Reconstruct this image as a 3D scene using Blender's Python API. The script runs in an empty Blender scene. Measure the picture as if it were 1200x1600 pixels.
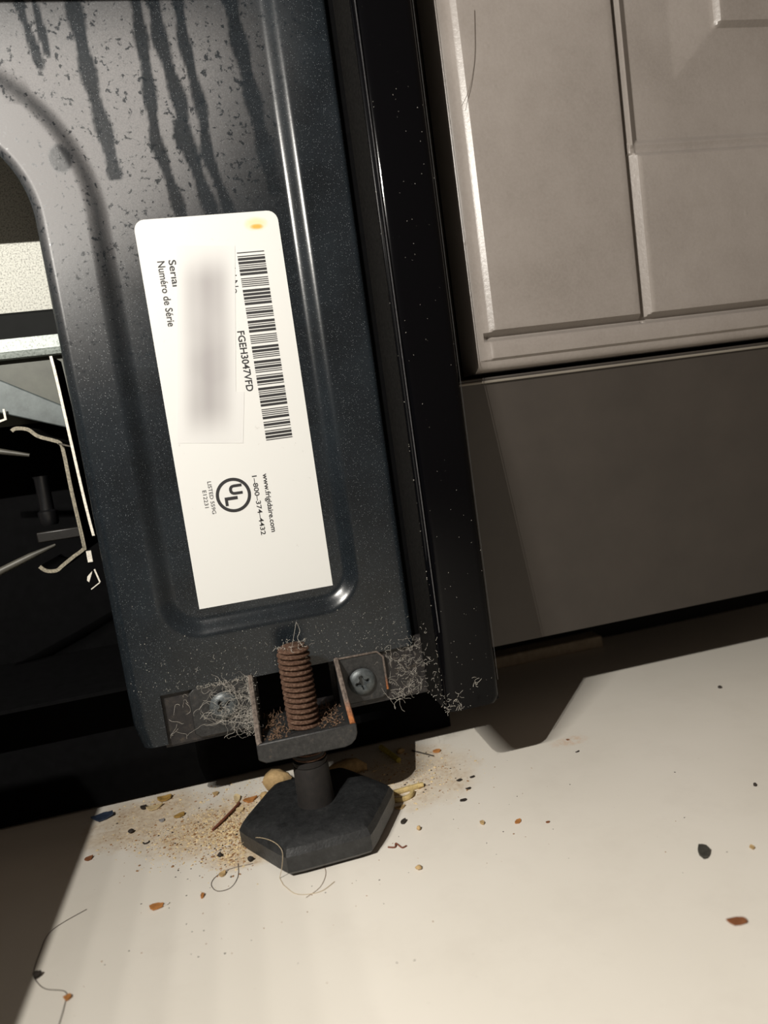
import bpy, bmesh, math, random
from mathutils import Vector, Matrix

MM = 0.001
R = math.radians
C = bpy.context.scene.collection
SC = bpy.context.scene

# ------------------------------------------------------------------ camera
cam_d = bpy.data.cameras.new('camera')
cam = bpy.data.objects.new('camera', cam_d)
C.objects.link(cam)
yaw, pit, rol = R(11.26268), R(6.23128), R(-7.96759)
fw = Vector((math.sin(yaw) * math.cos(pit), math.cos(yaw) * math.cos(pit), -math.sin(pit)))
rt0 = Vector((math.cos(yaw), -math.sin(yaw), 0))
up0 = rt0.cross(fw)
rt = rt0 * math.cos(rol) + up0 * math.sin(rol)
up = -rt0 * math.sin(rol) + up0 * math.cos(rol)
m = Matrix((rt, up, -fw)).transposed().to_4x4()
m.translation = Vector((0, -214, 114)) * MM
cam.matrix_world = m
cam_d.sensor_fit = 'VERTICAL'
cam_d.sensor_height = 32.0
cam_d.lens = 1100.0 / 1600.0 * 32.0
cam_d.clip_start = 0.002
cam_d.clip_end = 20
cam_d.dof.use_dof = True
cam_d.dof.focus_distance = 0.215
cam_d.dof.aperture_fstop = 11.0
SC.camera = cam

# ------------------------------------------------------------------ light
w = bpy.data.worlds.new('world'); SC.world = w
w.use_nodes = True
w.node_tree.nodes['Background'].inputs[0].default_value = (1.0, 0.78, 0.60, 1)
w.node_tree.nodes['Background'].inputs[1].default_value = 0.13
SC.view_settings.view_transform = 'Standard'
SC.view_settings.look = 'None'
SC.view_settings.exposure = -0.06
SC.view_settings.gamma = 1
SC.view_settings.use_curve_mapping = False

# a hand-held work light with a short row of LEDs, held up and to the left of the camera
LX, LY, LZ = -145, -264, 292
for i in range(8):
    ld = bpy.data.lights.new('led', 'POINT')
    ld.energy = 4.5 if i == 0 else 0.62
    ld.color = (1.0, 0.955, 0.88)
    ld.shadow_soft_size = 0.0009 if i == 0 else 0.0012
    lo = bpy.data.objects.new('led', ld)
    lo.location = Vector((LX - 7.8 * i, LY, LZ)) * MM
    C.objects.link(lo)

# ------------------------------------------------------------------ helpers
def V(x, y, z): return Vector((x * MM, y * MM, z * MM))

def mesh_obj(name, verts, faces, mat, parent=None, smooth=False, angle=None):
    me = bpy.data.meshes.new(name)
    me.from_pydata([(x * MM, y * MM, z * MM) for x, y, z in verts], [], faces)
    me.update()
    if smooth:
        me.polygons.foreach_set('use_smooth', [True] * len(me.polygons))
        if angle is not None:
            me.set_sharp_from_angle(angle=R(angle))
    o = bpy.data.objects.new(name, me)
    me.materials.append(mat)
    C.objects.link(o)
    if parent is not None:
        o.parent = parent
        o.matrix_parent_inverse = Matrix.Identity(4)
        off = world_off(parent)
        me.transform(Matrix.Translation(-off))
    return o

def world_off(p):
    v = Vector((0, 0, 0))
    while p is not None:
        v += p.location
        p = p.parent
    return v

def empty(name, label, cat, loc=(0, 0, 0), group=None):
    o = bpy.data.objects.new(name, None)
    C.objects.link(o)
    o.empty_display_size = 0.01
    o.location = V(*loc)
    tag(o, label, cat, group)
    return o

def tag(o, label=None, cat=None, group=None, kind=None):
    if label: o['label'] = label
    if cat: o['category'] = cat
    if group: o['group'] = group
    if kind: o['kind'] = kind
    return o

class MB:
    def __init__(s): s.v = []; s.f = []
    def add(s, vs, fs):
        n = len(s.v); s.v += [tuple(p) for p in vs]
        s.f += [tuple(i + n for i in f) for f in fs]
        return s
    def box(s, x0, x1, y0, y1, z0, z1):
        return s.add([(x, y, z) for x in (x0, x1) for y in (y0, y1) for z in (z0, z1)],
              [(0, 1, 3, 2), (4, 6, 7, 5), (0, 4, 5, 1), (2, 3, 7, 6), (0, 2, 6, 4), (1, 5, 7, 3)])
    def prism(s, pts, lo, hi, axis='y'):
        """closed outline pts in the other two axes, extruded lo..hi"""
        n = len(pts)
        def mk(a, b, t):
            return {'y': (a, t, b), 'x': (t, a, b), 'z': (a, b, t)}[axis]
        vs = [mk(a, b, lo) for a, b in pts] + [mk(a, b, hi) for a, b in pts]
        fs = [tuple(range(n)), tuple(range(2 * n - 1, n - 1, -1))]
        fs += [(i, (i + 1) % n + 0, (i + 1) % n + n, i + n) for i in range(n)]
        return s.add(vs, fs)
    def ribbon(s, pts, lo, hi, th, axis='y'):
        """open path thickened by th, extruded"""
        n = len(pts); L = []; Rr = []
        for i in range(n):
            a = pts[max(i - 1, 0)]; b = pts[min(i + 1, n - 1)]
            dx, dz = b[0] - a[0], b[1] - a[1]; l = math.hypot(dx, dz) or 1
            nx, nz = -dz / l * th / 2, dx / l * th / 2
            L.append((pts[i][0] + nx, pts[i][1] + nz)); Rr.append((pts[i][0] - nx, pts[i][1] - nz))
        return s.prism(L + Rr[::-1], lo, hi, axis)
    def tube(s, pts, r, seg=5, cap=True):
        pts = [Vector(p) for p in pts]; n = len(pts); rings = []
        ref = Vector((0.31, 0.17, 0.93))
        for i, p in enumerate(pts):
            t = (pts[min(i + 1, n - 1)] - pts[max(i - 1, 0)])
            if t.length < 1e-9: t = Vector((0, 0, 1))
            t.normalize()
            a = t.cross(ref)
            if a.length < 0.05: a = t.cross(Vector((1, 0, 0)))
            a.normalize(); b = t.cross(a)
            rr = r[i] if isinstance(r, (list, tuple)) else r
            rings.append([p + (a * math.cos(2 * math.pi * k / seg) + b * math.sin(2 * math.pi * k / seg)) * rr for k in range(seg)])
        vs = [q for ring in rings for q in ring]
        fs = [(i * seg + k, i * seg + (k + 1) % seg, (i + 1) * seg + (k + 1) % seg, (i + 1) * seg + k)
              for i in range(n - 1) for k in range(seg)]
        if cap: fs += [tuple(range(seg - 1, -1, -1)), tuple((n - 1) * seg + k for k in range(seg))]
        return s.add(vs, fs)
    def lathe(s, prof, cx, cy, seg=32, axis='z'):
        vs = []; n = len(prof)
        for k in range(seg):
            a = 2 * math.pi * k / seg
            for r, t in prof:
                vs.append((cx + r * math.cos(a), cy + r * math.sin(a), t))
        fs = [(k * n + i, ((k + 1) % seg) * n + i, ((k + 1) % seg) * n + i + 1, k * n + i + 1)
              for k in range(seg) for i in range(n - 1)]
        fs.append(tuple(k * n for k in range(seg - 1, -1, -1)))
        fs.append(tuple(k * n + n - 1 for k in range(seg)))
        return s.add(vs, fs)
    def build(s, name, mat, parent=None, smooth=False, angle=40, bevel=0, seg=2):
        o = mesh_obj(name, s.v, s.f, mat, parent, smooth, angle)
        bm = bmesh.new(); bm.from_mesh(o.data)
        bmesh.ops.recalc_face_normals(bm, faces=bm.faces)
        bm.to_mesh(o.data); bm.free()
        if bevel:
            b = o.modifiers.new('bevel', 'BEVEL'); b.width = bevel * MM; b.segments = seg
            b.limit_method = 'ANGLE'; b.angle_limit = R(35)
            o.data.polygons.foreach_set('use_smooth', [True] * len(o.data.polygons))
            o.data.set_sharp_from_angle(angle=R(35))
            b.harden_normals = False
        return o

def sstep(a, b, x):
    t = min(1, max(0, (x - a) / (b - a))); return t * t * (3 - 2 * t)

def spline(pts, n=6):
    out = []
    P = [pts[0]] + list(pts) + [pts[-1]]
    for i in range(1, len(P) - 2):
        for k in range(n):
            t = k / n
            out.append(tuple(0.5 * (2 * P[i][j] + (P[i + 1][j] - P[i - 1][j]) * t +
                      (2 * P[i - 1][j] - 5 * P[i][j] + 4 * P[i + 1][j] - P[i + 2][j]) * t * t +
                      (-P[i - 1][j] + 3 * P[i][j] - 3 * P[i + 1][j] + P[i + 2][j]) * t ** 3) for j in range(len(pts[0]))))
    out.append(tuple(pts[-1]))
    return out

# ------------------------------------------------------------------ materials
class NT:
    def __init__(s, name):
        s.m = bpy.data.materials.new(name); s.m.use_nodes = True
        s.t = s.m.node_tree; s.n = s.t.nodes; s.l = s.t.links
        s.b = s.n['Principled BSDF']
        g = s.n.new('ShaderNodeNewGeometry')
        mp = s.n.new('ShaderNodeVectorMath'); mp.operation = 'SCALE'
        mp.inputs['Scale'].default_value = 1000.0      # work in millimetres
        s.l.new(g.outputs['Position'], mp.inputs[0])
        s.P = mp.outputs[0]
    def noise(s, scale, detail=4, rough=0.6, vec=None, dist=0):
        x = s.n.new('ShaderNodeTexNoise'); x.inputs['Scale'].default_value = scale
        x.inputs['Detail'].default_value = detail; x.inputs['Roughness'].default_value = rough
        x.inputs['Distortion'].default_value = dist
        s.l.new(vec or s.P, x.inputs['Vector']); return x.outputs['Fac']
    def voro(s, scale, out='Distance', rnd=1.0, vec=None):
        x = s.n.new('ShaderNodeTexVoronoi'); x.inputs['Scale'].default_value = scale
        x.inputs['Randomness'].default_value = rnd
        s.l.new(vec or s.P, x.inputs['Vector']); return x.outputs[out]
    def ramp(s, fac, stops, interp='LINEAR'):
        r = s.n.new('ShaderNodeValToRGB'); r.color_ramp.interpolation = interp
        e = r.color_ramp.elements
        while len(e) < len(stops): e.new(0.5)
        for i, (p, c) in enumerate(stops):
            e[i].position = p
            e[i].color = (c, c, c, 1) if isinstance(c, (int, float)) else (*c, 1)
        s.l.new(fac, r.inputs[0]); return r.outputs[0]
    def math(s, op, a, b=0.0, clamp=False):
        x = s.n.new('ShaderNodeMath'); x.operation = op; x.use_clamp = clamp
        for i, q in enumerate((a, b)):
            if isinstance(q, (int, float)): x.inputs[i].default_value = q
            else: s.l.new(q, x.inputs[i])
        return x.outputs[0]
    def mix(s, fac, a, b):
        x = s.n.new('ShaderNodeMix'); x.data_type = 'RGBA'
        for i, q in ((0, fac), (6, a), (7, b)):
            if isinstance(q, (int, float)): x.inputs[i].default_value = q
            elif isinstance(q, tuple): x.inputs[i].default_value = (*q, 1)
            else: s.l.new(q, x.inputs[i])
        return x.outputs[2]
    def sep(s):
        x = s.n.new('ShaderNodeSeparateXYZ'); s.l.new(s.P, x.inputs[0]); return x.outputs
    def attr(s, name):
        x = s.n.new('ShaderNodeAttribute'); x.attribute_name = name; return x.outputs['Fac']
    def set(s, **k):
        for a, v in k.items():
            i = s.b.inputs[{'col': 'Base Color', 'rough': 'Roughness', 'metal': 'Metallic', 'spec': 'Specular IOR Level',
                            'coat': 'Coat Weight', 'coatr': 'Coat Roughness'}[a]]
            if isinstance(v, (int, float)): i.default_value = v
            elif isinstance(v, tuple): i.default_value = (*v, 1)
            else: s.l.new(v, i)
        return s
    def bump(s, h, strength=0.3, dist=0.0002):
        x = s.n.new('ShaderNodeBump'); x.inputs['Strength'].default_value = strength
        x.inputs['Distance'].default_value = dist
        s.l.new(h, x.inputs['Height']); s.l.new(x.outputs[0], s.b.inputs['Normal']); return s

def plain(name, col, rough=0.6, metal=0.0, var=0.25, scale=0.8, bump=0.2, spec=0.5):
    t = NT(name)
    n = t.noise(scale, 5, 0.7)
    d = tuple(c * (1 - var) for c in col); u = tuple(min(1, c * (1 + var)) for c in col)
    t.set(col=t.ramp(n, [(0.3, d), (0.7, u)]), rough=rough, metal=metal, spec=spec)
    if bump: t.bump(t.noise(scale * 3, 3), bump, 0.0001)
    return t.m

def enamel(name, dusty, base=(0.0048, 0.0064, 0.0080)):
    t = NT(name)
    v = t.voro(2.6, 'Distance')
    c = t.voro(2.6, 'Color')
    dot = t.ramp(v, [(0.0, 1.0), (0.12, 0.8), (0.20, 0.0)])
    pick = t.ramp(c, [(0.62, 0.0), (0.80, 1.0)])
    spark = t.math('MULTIPLY', dot, pick)
    fine = t.ramp(t.noise(3.2, 2, 0.8), [(0.45, 0.0), (0.75, 1.0)])
    big = t.noise(0.05, 4, 0.6)
    col = t.mix(t.ramp(big, [(0.35, 0.0), (0.7, 1.0)]), base, tuple(x * 2.2 for x in base))
    col = t.mix(t.math('MULTIPLY', fine, 0.22), col, (0.055, 0.068, 0.078))
    col = t.mix(t.math('MULTIPLY', spark, 0.85 if dusty else 0.35), col, (0.33, 0.36, 0.38))
    rough = 0.24
    if dusty:
        d = t.attr('dust')
        spots = t.ramp(t.noise(0.62, 4, 0.6, dist=0.3), [(0.36, 0.15), (0.42, 1.0)])
        # fine dried droplets get fewer away from the top corner
        grain = t.ramp(t.noise(2.4, 3, 0.8), [(0.25, 0.5), (0.75, 1.0)])
        dm = t.math('MULTIPLY', t.math('MULTIPLY', d, spots), grain, True)
        col = t.mix(dm, col, (0.185, 0.178, 0.178))
        r = t.math('ADD', t.math('MULTIPLY', dm, 0.4), 0.24)
        t.set(rough=r)
    else:
        t.set(rough=rough)
    t.set(col=col, spec=0.42)
    t.bump(t.math('ADD', t.math('MULTIPLY', t.noise(1.1, 3), 0.6), t.math('MULTIPLY', spark, 0.7)), 0.25, 0.00008)
    return t.m

M_ENAMEL = enamel('speckled_enamel', True)
M_BLACK = NT('black_gloss_steel')
_sp = M_BLACK.ramp(M_BLACK.voro(1.1), [(0.0, 1.0), (0.05, 0.0)])
_pk = M_BLACK.ramp(M_BLACK.voro(1.1, 'Color'), [(0.75, 0.0), (0.8, 1.0)])
M_BLACK.set(col=M_BLACK.mix(M_BLACK.math('MULTIPLY', _sp, _pk), (0.0018, 0.0018, 0.0023), (0.12, 0.12, 0.11)), rough=0.10, spec=0.14)
M_BLACK.bump(M_BLACK.noise(0.25, 3), 0.1, 0.00008)
M_BLACK = M_BLACK.m
M_DULL = plain('dull_black_steel', (0.0016, 0.0016, 0.0018), 0.8, 0, 0.4, 0.3, 0, 0.06)  # near-black base carries the shade inside the bay
M_BRACK = NT('dirty_black_bracket')
_n = M_BRACK.noise(0.9, 6, 0.75)
M_BRACK.set(col=M_BRACK.ramp(_n, [(0.35, (0.010, 0.0105, 0.011)), (0.6, (0.028, 0.028, 0.028)), (0.78, (0.09, 0.062, 0.042))]), rough=0.45)
M_BRACK.bump(M_BRACK.noise(2.2, 5, 0.8), 0.4, 0.0002)
M_BRACK = M_BRACK.m
M_FLANGE = NT('grimy_flange')
_n = M_FLANGE.noise(0.5, 6, 0.8)
M_FLANGE.set(col=M_FLANGE.ramp(_n, [(0.4, (0.010, 0.009, 0.010)), (0.58, (0.022, 0.019, 0.018)), (0.8, (0.10, 0.075, 0.05))]), rough=0.5)
M_FLANGE.bump(M_FLANGE.noise(1.6, 5, 0.8), 0.4, 0.0002)
M_FLANGE = M_FLANGE.m
M_RUST = NT('rusty_thread')
_n = M_RUST.noise(1.3, 6, 0.75)
M_RUST.set(col=M_RUST.ramp(_n, [(0.3, (0.030, 0.015, 0.010)), (0.52, (0.088, 0.047, 0.030)), (0.78, (0.24, 0.165, 0.12))]), rough=0.85, spec=0.2)
M_RUST.bump(M_RUST.noise(4.5, 5, 0.8), 0.6, 0.0002)
M_RUST = M_RUST.m
M_EDGE = NT('worn_rusty_edge')
_n = M_EDGE.noise(0.8, 6, 0.8)
_x, _y, _z = M_EDGE.sep()
_c = M_EDGE.ramp(_n, [(0.35, (0.055, 0.042, 0.034)), (0.55, (0.15, 0.12, 0.10)), (0.75, (0.30, 0.25, 0.21))])
_o = M_EDGE.math('MULTIPLY', M_EDGE.ramp(M_EDGE.math('DIVIDE', _z, 60.0), [(0.58, 1.0), (0.645, 0.0)]), M_EDGE.math('GREATER_THAN', _x, 10.0))
M_EDGE.set(col=M_EDGE.mix(_o, _c, M_EDGE.ramp(_n, [(0.35, (0.16, 0.05, 0.02)), (0.65, (0.46, 0.16, 0.04))])), rough=0.9)
M_EDGE.bump(M_EDGE.noise(4, 4), 0.5, 0.0002)
M_EDGE = M_EDGE.m
M_SCREW = plain('grey_screw', (0.085, 0.095, 0.098), 0.42, 0.35, 0.35, 1.2, 0.3)
M_FOOT = NT('black_plastic_foot')
_n = M_FOOT.noise(0.35, 6, 0.8)
M_FOOT.set(col=M_FOOT.ramp(_n, [(0.35, (0.010, 0.0105, 0.011)), (0.6, (0.022, 0.023, 0.024)), (0.8, (0.06, 0.057, 0.05))]), rough=0.42)
M_FOOT.bump(M_FOOT.noise(1.2, 5), 0.35, 0.0003)
M_FOOT = M_FOOT.m
M_STEM = plain('shaded_stem', (0.007, 0.005, 0.004), 0.8, 0, 0.5, 0.6, 0.3)  # brown taken down to near black, painting in the bracket's shade

def galv(name, a, b, metal=0.25, rough=0.5, sc=1.7):
    t = NT(name)
    n = t.noise(sc, 3, 0.85)
    t.set(col=t.ramp(n, [(0.36, a), (0.52, b)]), rough=rough, metal=metal)
    t.bump(t.noise(sc * 1.3, 3), 0.3, 0.0001)
    return t.m
M_GALV = galv('galvanised_speckled', (0.10, 0.10, 0.085), (0.50, 0.50, 0.45), 0.1, 0.6, 1.9)
M_RAIL = galv('galvanised_rail', (0.10, 0.115, 0.105), (0.25, 0.28, 0.26), 0.2, 0.45, 1.6)
M_WEB = plain('shaded_galvanised_web', (0.055, 0.058, 0.045), 0.5, 0.1, 0.3, 0.08, 0.1)  # galvanised web darkened to olive grey, its shade put into the colour
M_BAR = plain('grey_steel_bar', (0.085, 0.10, 0.10), 0.45, 0.2, 0.3, 0.15, 0.1)
M_CUT = plain('cut_steel_edge', (0.60, 0.57, 0.50), 0.5, 0.1, 0.35, 1.5, 0.4)
M_CBR = plain('worn_bracket_edge', (0.19, 0.17, 0.125), 0.6, 0.1, 0.6, 1.6, 0.6)
M_ROD = plain('dim_grey_rod', (0.055, 0.052, 0.042), 0.5, 0.1, 0.3, 0.2)

# painted cabinet
t = NT('taupe_cabinet_paint')
n1 = t.noise(0.03, 5, 0.65); n2 = t.noise(1.1, 4, 0.7)
c = t.ramp(n1, [(0.3, (0.200, 0.176, 0.158)), (0.7, (0.262, 0.234, 0.214))])
c = t.mix(t.math('MULTIPLY', t.ramp(n2, [(0.35, 0.0), (0.7, 1.0)]), 0.25), c, (0.32, 0.295, 0.27))
t.set(col=c, rough=0.36, spec=0.5)
bl = t.ramp(t.voro(0.10), [(0.0, 1.0), (0.09, 0.0)])
t.bump(t.math('ADD', t.math('MULTIPLY', t.noise(0.9, 4), 0.5), t.math('MULTIPLY', bl, 0.5)), 0.35, 0.00035)
M_CAB = t.m
M_KICK = plain('dark_brown_kick_board', (0.040, 0.033, 0.0275), 0.6, 0, 0.12, 0.05, 0.12)
M_KICKLIP = plain('lit_kick_board_edge', (0.20, 0.18, 0.15), 0.6, 0, 0.1, 0.05, 0.1)  # far paler than the board: light on its top edge, painted in
M_CARC = plain('shaded_cabinet_side', (0.020, 0.015, 0.012), 0.8, 0, 0.3, 0.05, 0.1)  # cabinet behind the gap painted dark to stand for its shade
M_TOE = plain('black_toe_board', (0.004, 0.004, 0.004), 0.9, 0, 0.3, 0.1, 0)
M_STRIP = plain('tan_strip_surface', (0.35, 0.29, 0.21), 0.8, 0, 0.2, 0.3)  # plain tan strip low under the cabinet

# floor: off-white vinyl with a dirt patch
t = NT('white_vinyl_floor')
x, y, z = t.sep()
def blob(cx, cy, rx, ry):
    a = t.math('DIVIDE', t.math('SUBTRACT', x, cx), rx); b = t.math('DIVIDE', t.math('SUBTRACT', y, cy), ry)
    r2 = t.math('ADD', t.math('MULTIPLY', a, a), t.math('MULTIPLY', b, b))
    r2 = t.math('ADD', r2, t.math('MULTIPLY', t.math('SUBTRACT', t.noise(0.09, 4), 0.5), 1.6))
    return t.ramp(r2, [(0.25, 1.0), (1.0, 0.0)])
mask = t.math('MAXIMUM', blob(-25, 6, 24, 18), t.math('MULTIPLY', blob(-46, 20, 22, 20), 0.8))
mask = t.math('MAXIMUM', mask, t.math('MULTIPLY', blob(44, 8, 22, 24), 0.55))
mask = t.math('MAXIMUM', mask, t.math('MULTIPLY', blob(-14, -14, 13, 9), 1.0))
base = t.ramp(t.noise(0.012, 3), [(0.3, (0.70, 0.66, 0.585)), (0.7, (0.75, 0.71, 0.64))])
base = t.mix(t.math('MULTIPLY', t.ramp(t.noise(0.035, 6, 0.75), [(0.5, 0.0), (0.8, 1.0)]), 0.25), base, (0.55, 0.5, 0.44))
pat = t.ramp(t.noise(0.55, 6, 0.8), [(0.42, 0.0), (0.60, 1.0)])
pat2 = t.ramp(t.noise(0.16, 4, 0.7), [(0.35, 0.25), (0.65, 1.0)])
base = t.mix(t.math('MULTIPLY', mask, 0.65), base, (0.66, 0.52, 0.33))
base = t.mix(t.math('MULTIPLY', t.math('MULTIPLY', mask, t.math('MULTIPLY', pat, pat2)), 0.95), base, (0.36, 0.22, 0.11))
rs = blob(97, 5, 8, 4)
base = t.mix(t.math('MULTIPLY', rs, t.math('MULTIPLY', pat, 0.45)), base, (0.62, 0.33, 0.14))
sc = t.ramp(t.noise(0.7, 2, 0.5), [(0.74, 0.0), (0.78, 1.0)])
base = t.mix(t.math('MULTIPLY', sc, 0.35), base, (0.42, 0.38, 0.33))
t.set(col=base, rough=0.5, spec=0.3)
t.bump(t.noise(0.25, 4), 0.08, 0.0003)
M_FLOOR = t.m
M_WALL = plain('wall_paint', (0.45, 0.42, 0.37), 0.8, 0, 0.08, 0.01, 0)

# ------------------------------------------------------------------ setting
def structure(o): o['kind'] = 'structure'; return o
structure(MB().box(-900, 900, -900, 640, -8, 0).build('floor', M_FLOOR))
structure(MB().box(-900, 900, 640, 660, 0, 1200).build('wall_back', M_WALL))

# ------------------------------------------------------------------ the range
rng = empty('kitchen_range', 'black speckled steel lower corner of a kitchen range with its storage drawer taken out', 'range', (0, 0, 0))

def xl_face(zz):
    if zz < 185: return -42.9 + 1.3 * (185 - zz) / 150
    if zz < 215: return -73 + math.sqrt(max(0, 30.1 ** 2 - (zz - 185) ** 2))
    return -140.0

def recess(xx, zz):
    """signed distance, positive inside the pressed-in field"""
    if zz > 185: l = math.hypot(xx + 73, zz - 185) - 46.6 if xx > -73 else -50
    else: l = xx + 26.5
    if zz > 185 and xx <= -26.5: pass
    r_ = 29.8 - xx; b_ = zz - 64.2
    rad = 10.0
    d = min(l, r_, b_)
    ax = min(l, r_)
    if ax < rad and b_ < rad: d = rad - math.hypot(rad - ax, rad - b_)
    return d

def face_h(xx, zz, xl):
    h = -2.6 * sstep(-2.6, 2.8, recess(xx, zz))
    d = xx - xl
    if d < 3.2: h -= 2.4 * (1 - d / 3.2) ** 2
    e = 46.4 - xx
    if e < 1.2: h -= 0.8 * (1 - e / 1.2) ** 2
    return h

rnd = random.Random(5)
drips = []   # (points x(z) top -> end, half width)
def drip(pts, w): drips.append((pts, w))
drip([(-23.4, 262), (-23.2, 241), (-22.2, 221), (-20.6, 206), (-20.0, 197)], 2.2)
drip([(-8.2, 262), (-6.6, 241), (-6.8, 222), (-7.4, 205), (-4.5, 190), (-3.5, 181)], 1.8)
drip([(-1.6, 262), (-1.8, 232), (1.0, 215), (1.2, 204), (3.4, 192), (5.0, 184)], 2.1)
drip([(5.5, 262), (4.6, 232), (6.8, 212), (6.2, 200), (9.5, 187), (10.0, 182)], 1.7)
drip([(-38.4, 262), (-37.0, 241), (-35.2, 231), (-34.5, 226)], 1.3)
drip([(-34.0, 262), (-33.0, 241), (-32.0, 229)], 1.1)
drip([(18.0, 262), (20.0, 232), (22.6, 205), (24.0, 190)], 2.4)
drip([(-0.4, 208.5), (-1.4, 206), (-0.4, 203.5)], 1.7)
def drip_mask(xx, zz):
    m_ = 0.0
    for pts, wd in drips:
        if zz < pts[-1][1] - wd or zz > pts[0][1] + wd: continue
        xc = pts[-1][0]
        for (xa, za), (xb, zb) in zip(pts, pts[1:]):
            if za >= zz >= zb: xc = xa + (xb - xa) * (za - zz) / (za - zb or 1); break
        dz = max(0, pts[-1][1] - zz) if zz < pts[-1][1] else 0
        ww = wd * (1 + 0.20 * math.sin(zz * 0.42 + pts[0][0]) + 0.05 * math.sin(zz * 2.3))
        d = math.hypot(xx - xc, dz)
        m_ = max(m_, 1 - sstep(ww * 0.75, ww * 1.15, d))
    return m_
def dust(xx, zz):
    a = sstep(150, 205, zz + 0.35 * (-xx - 25)) * (1 - sstep(-16, 38, xx - 0.25 * (zz - 200)))
    a = max(a, 0.8 * sstep(125, 215, zz) * (1 - sstep(-40, -5, xx)))
    a *= 1 - 0.75 * sstep(222, 250, zz)  # dust thinned towards the top, painting in the shade up there
    a *= 1 - 0.92 * drip_mask(xx, zz)
    a *= 1 - 0.8 * (1 - sstep(2.6, 3.6, math.hypot(xx + 33.3, (zz - 200.5) * 0.8)))
    s = recess(xx, zz)
    if abs(s) < 3: a *= 0.35 + 0.65 * abs(s) / 3
    # dust thins along the pressed crease and the opening edge
    d = xx - xl_face(zz)
    if d < 3: a *= d / 3
    return a

def face_patch(name, x0f, x1f, z0, z1, nx, nz, Y0, mat, parent, hf, th, split=None):
    verts = []; faces = []; dv = []
    for j in range(nz + 1):
        zz = z0 + (z1 - z0) * j / nz
        a, b = x0f(zz), x1f(zz)
        for i in range(nx + 1):
            xx = a + (b - a) * i / nx
            if split is not None:      # keep the columns of the visible field straight
                sp, n1 = split
                xx = a + (sp - a) * i / n1 if i <= n1 else sp + (b - sp) * (i - n1) / (nx - n1)
            verts.append((xx, Y0 - hf(xx, zz, a), zz)); dv.append(dust(xx, zz))
    W = nx + 1
    for j in range(nz):
        for i in range(nx):
            k = j * W + i
            faces.append((k, k + 1, k + W + 1, k + W))
    # return edge (sheet thickness)
    loop = [i for i in range(W)] + [j * W + nx for j in range(1, nz + 1)] + \
           [nz * W + i for i in range(nx - 1, -1, -1)] + [j * W for j in range(nz - 1, 0, -1)]
    n0 = len(verts)
    for k in loop:
        vx, vy, vz = verts[k]; verts.append((vx, vy + th, vz)); dv.append(0)
    L = len(loop)
    for q in range(L):
        faces.append((loop[(q + 1) % L], loop[q], n0 + q, n0 + (q + 1) % L))
    o = mesh_obj(name, verts, faces, mat, parent, True, 50)
    at = o.data.attributes.new('dust', 'FLOAT', 'POINT')
    at.data.foreach_set('value', dv)
    return o

fp = face_patch('front_frame', xl_face, lambda zz: 46.4, 46.5, 262, 180, 320, 0.0, M_ENAMEL, rng, face_h, 1.1, (-38.5, 46))
def tab_x0(zz): return xl_face(zz) + max(0, (38.5 - zz)) * 0.22
face_patch('frame_tab', tab_x0, lambda zz: -32.5, 31.2, 46.5, 14, 22, 0.0, M_ENAMEL, rng, lambda a, b, c: face_h(a, 50, c), 1.1)

# lower flange seen in the notch, with the gap behind the bracket
mb = MB()
mb.box(-33.5, -4.0, 1.6, 2.8, 30.2, 49)
mb.box(18.6, 50.5, 1.6, 2.8, 30.2, 49)
mb.box(-33.5, 50.5, 2.0, 14, 29.6, 30.6)
mb.build('lower_flange', M_FLANGE, rng)
# liners that close the body: base pan, side skin, back
MB().box(-300, 64.8, 14, 420, 46, 47.2).build('base_pan', M_DULL, rng)
MB().box(64.6, 65.8, -19, 420, 31, 262).build('side_skin', M_BLACK, rng)
MB().box(46.0, 49.3, 2.5, 3.2, 46, 262).build('gap_strip', M_DULL, rng)
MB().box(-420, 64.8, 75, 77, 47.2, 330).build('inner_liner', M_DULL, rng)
MB().box(-420, 64.0, 36, 37.5, 1.0, 45.8).build('light_stop', M_DULL, rng)  # added black sheet, blocks light from the floor behind
MB().box(-420, 65.8, -62, -21.5, 254, 300).build('oven_door', M_BLACK, rng, bevel=2)

# side post: folded channel standing proud of the face
prof = [(49.6, 2.4), (49.4, -8), (49.3, -17.2), (49.7, -19.0), (50.9, -20.0), (52.5, -20.2), (63.6, -20.2), (65.2, -19.8), (66.0, -18.6), (66.2, -10), (66.2, -2),
        (65.0, -2), (65.0, -17.8), (63.8, -18.9), (52.8, -18.9), (51.0, -18.2), (50.6, -16.8), (50.8, 2.4)]
nn = len(prof); vs = []; fs = []
zs = [30.4, 31.0, 32.4] + [40 + i * 22.2 for i in range(11)]
for k, zz in enumerate(zs):
    for (a, b) in prof:
        aa = a
        if zz < 32.3:   # small rounding of the lower outer corner
            q = (32.4 - zz) / 2.0
            if a > 60: aa = a - q * q * 1.4
        vs.append((aa, b, zz))
for k in range(len(zs) - 1):
    for i in range(nn): fs.append((k * nn + i, k * nn + (i + 1) % nn, (k + 1) * nn + (i + 1) % nn, (k + 1) * nn + i))
fs.append(tuple(range(nn - 1, -1, -1))); fs.append(tuple((len(zs) - 1) * nn + i for i in range(nn)))
b = MB().add(vs, fs); post = b.build('side_post', M_BLACK, rng, smooth=True, angle=50)
MB().box(49.0, 49.25, -16.8, 2.3, 30.6, 262).build('dull_facing', plain('dull_post_facing', (0.006, 0.0055, 0.005), 0.8, 0, 0.8, 1.5, 0.4, 0.1), rng)  # dull dark plate added to keep reflections off the post's inner wall
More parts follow.
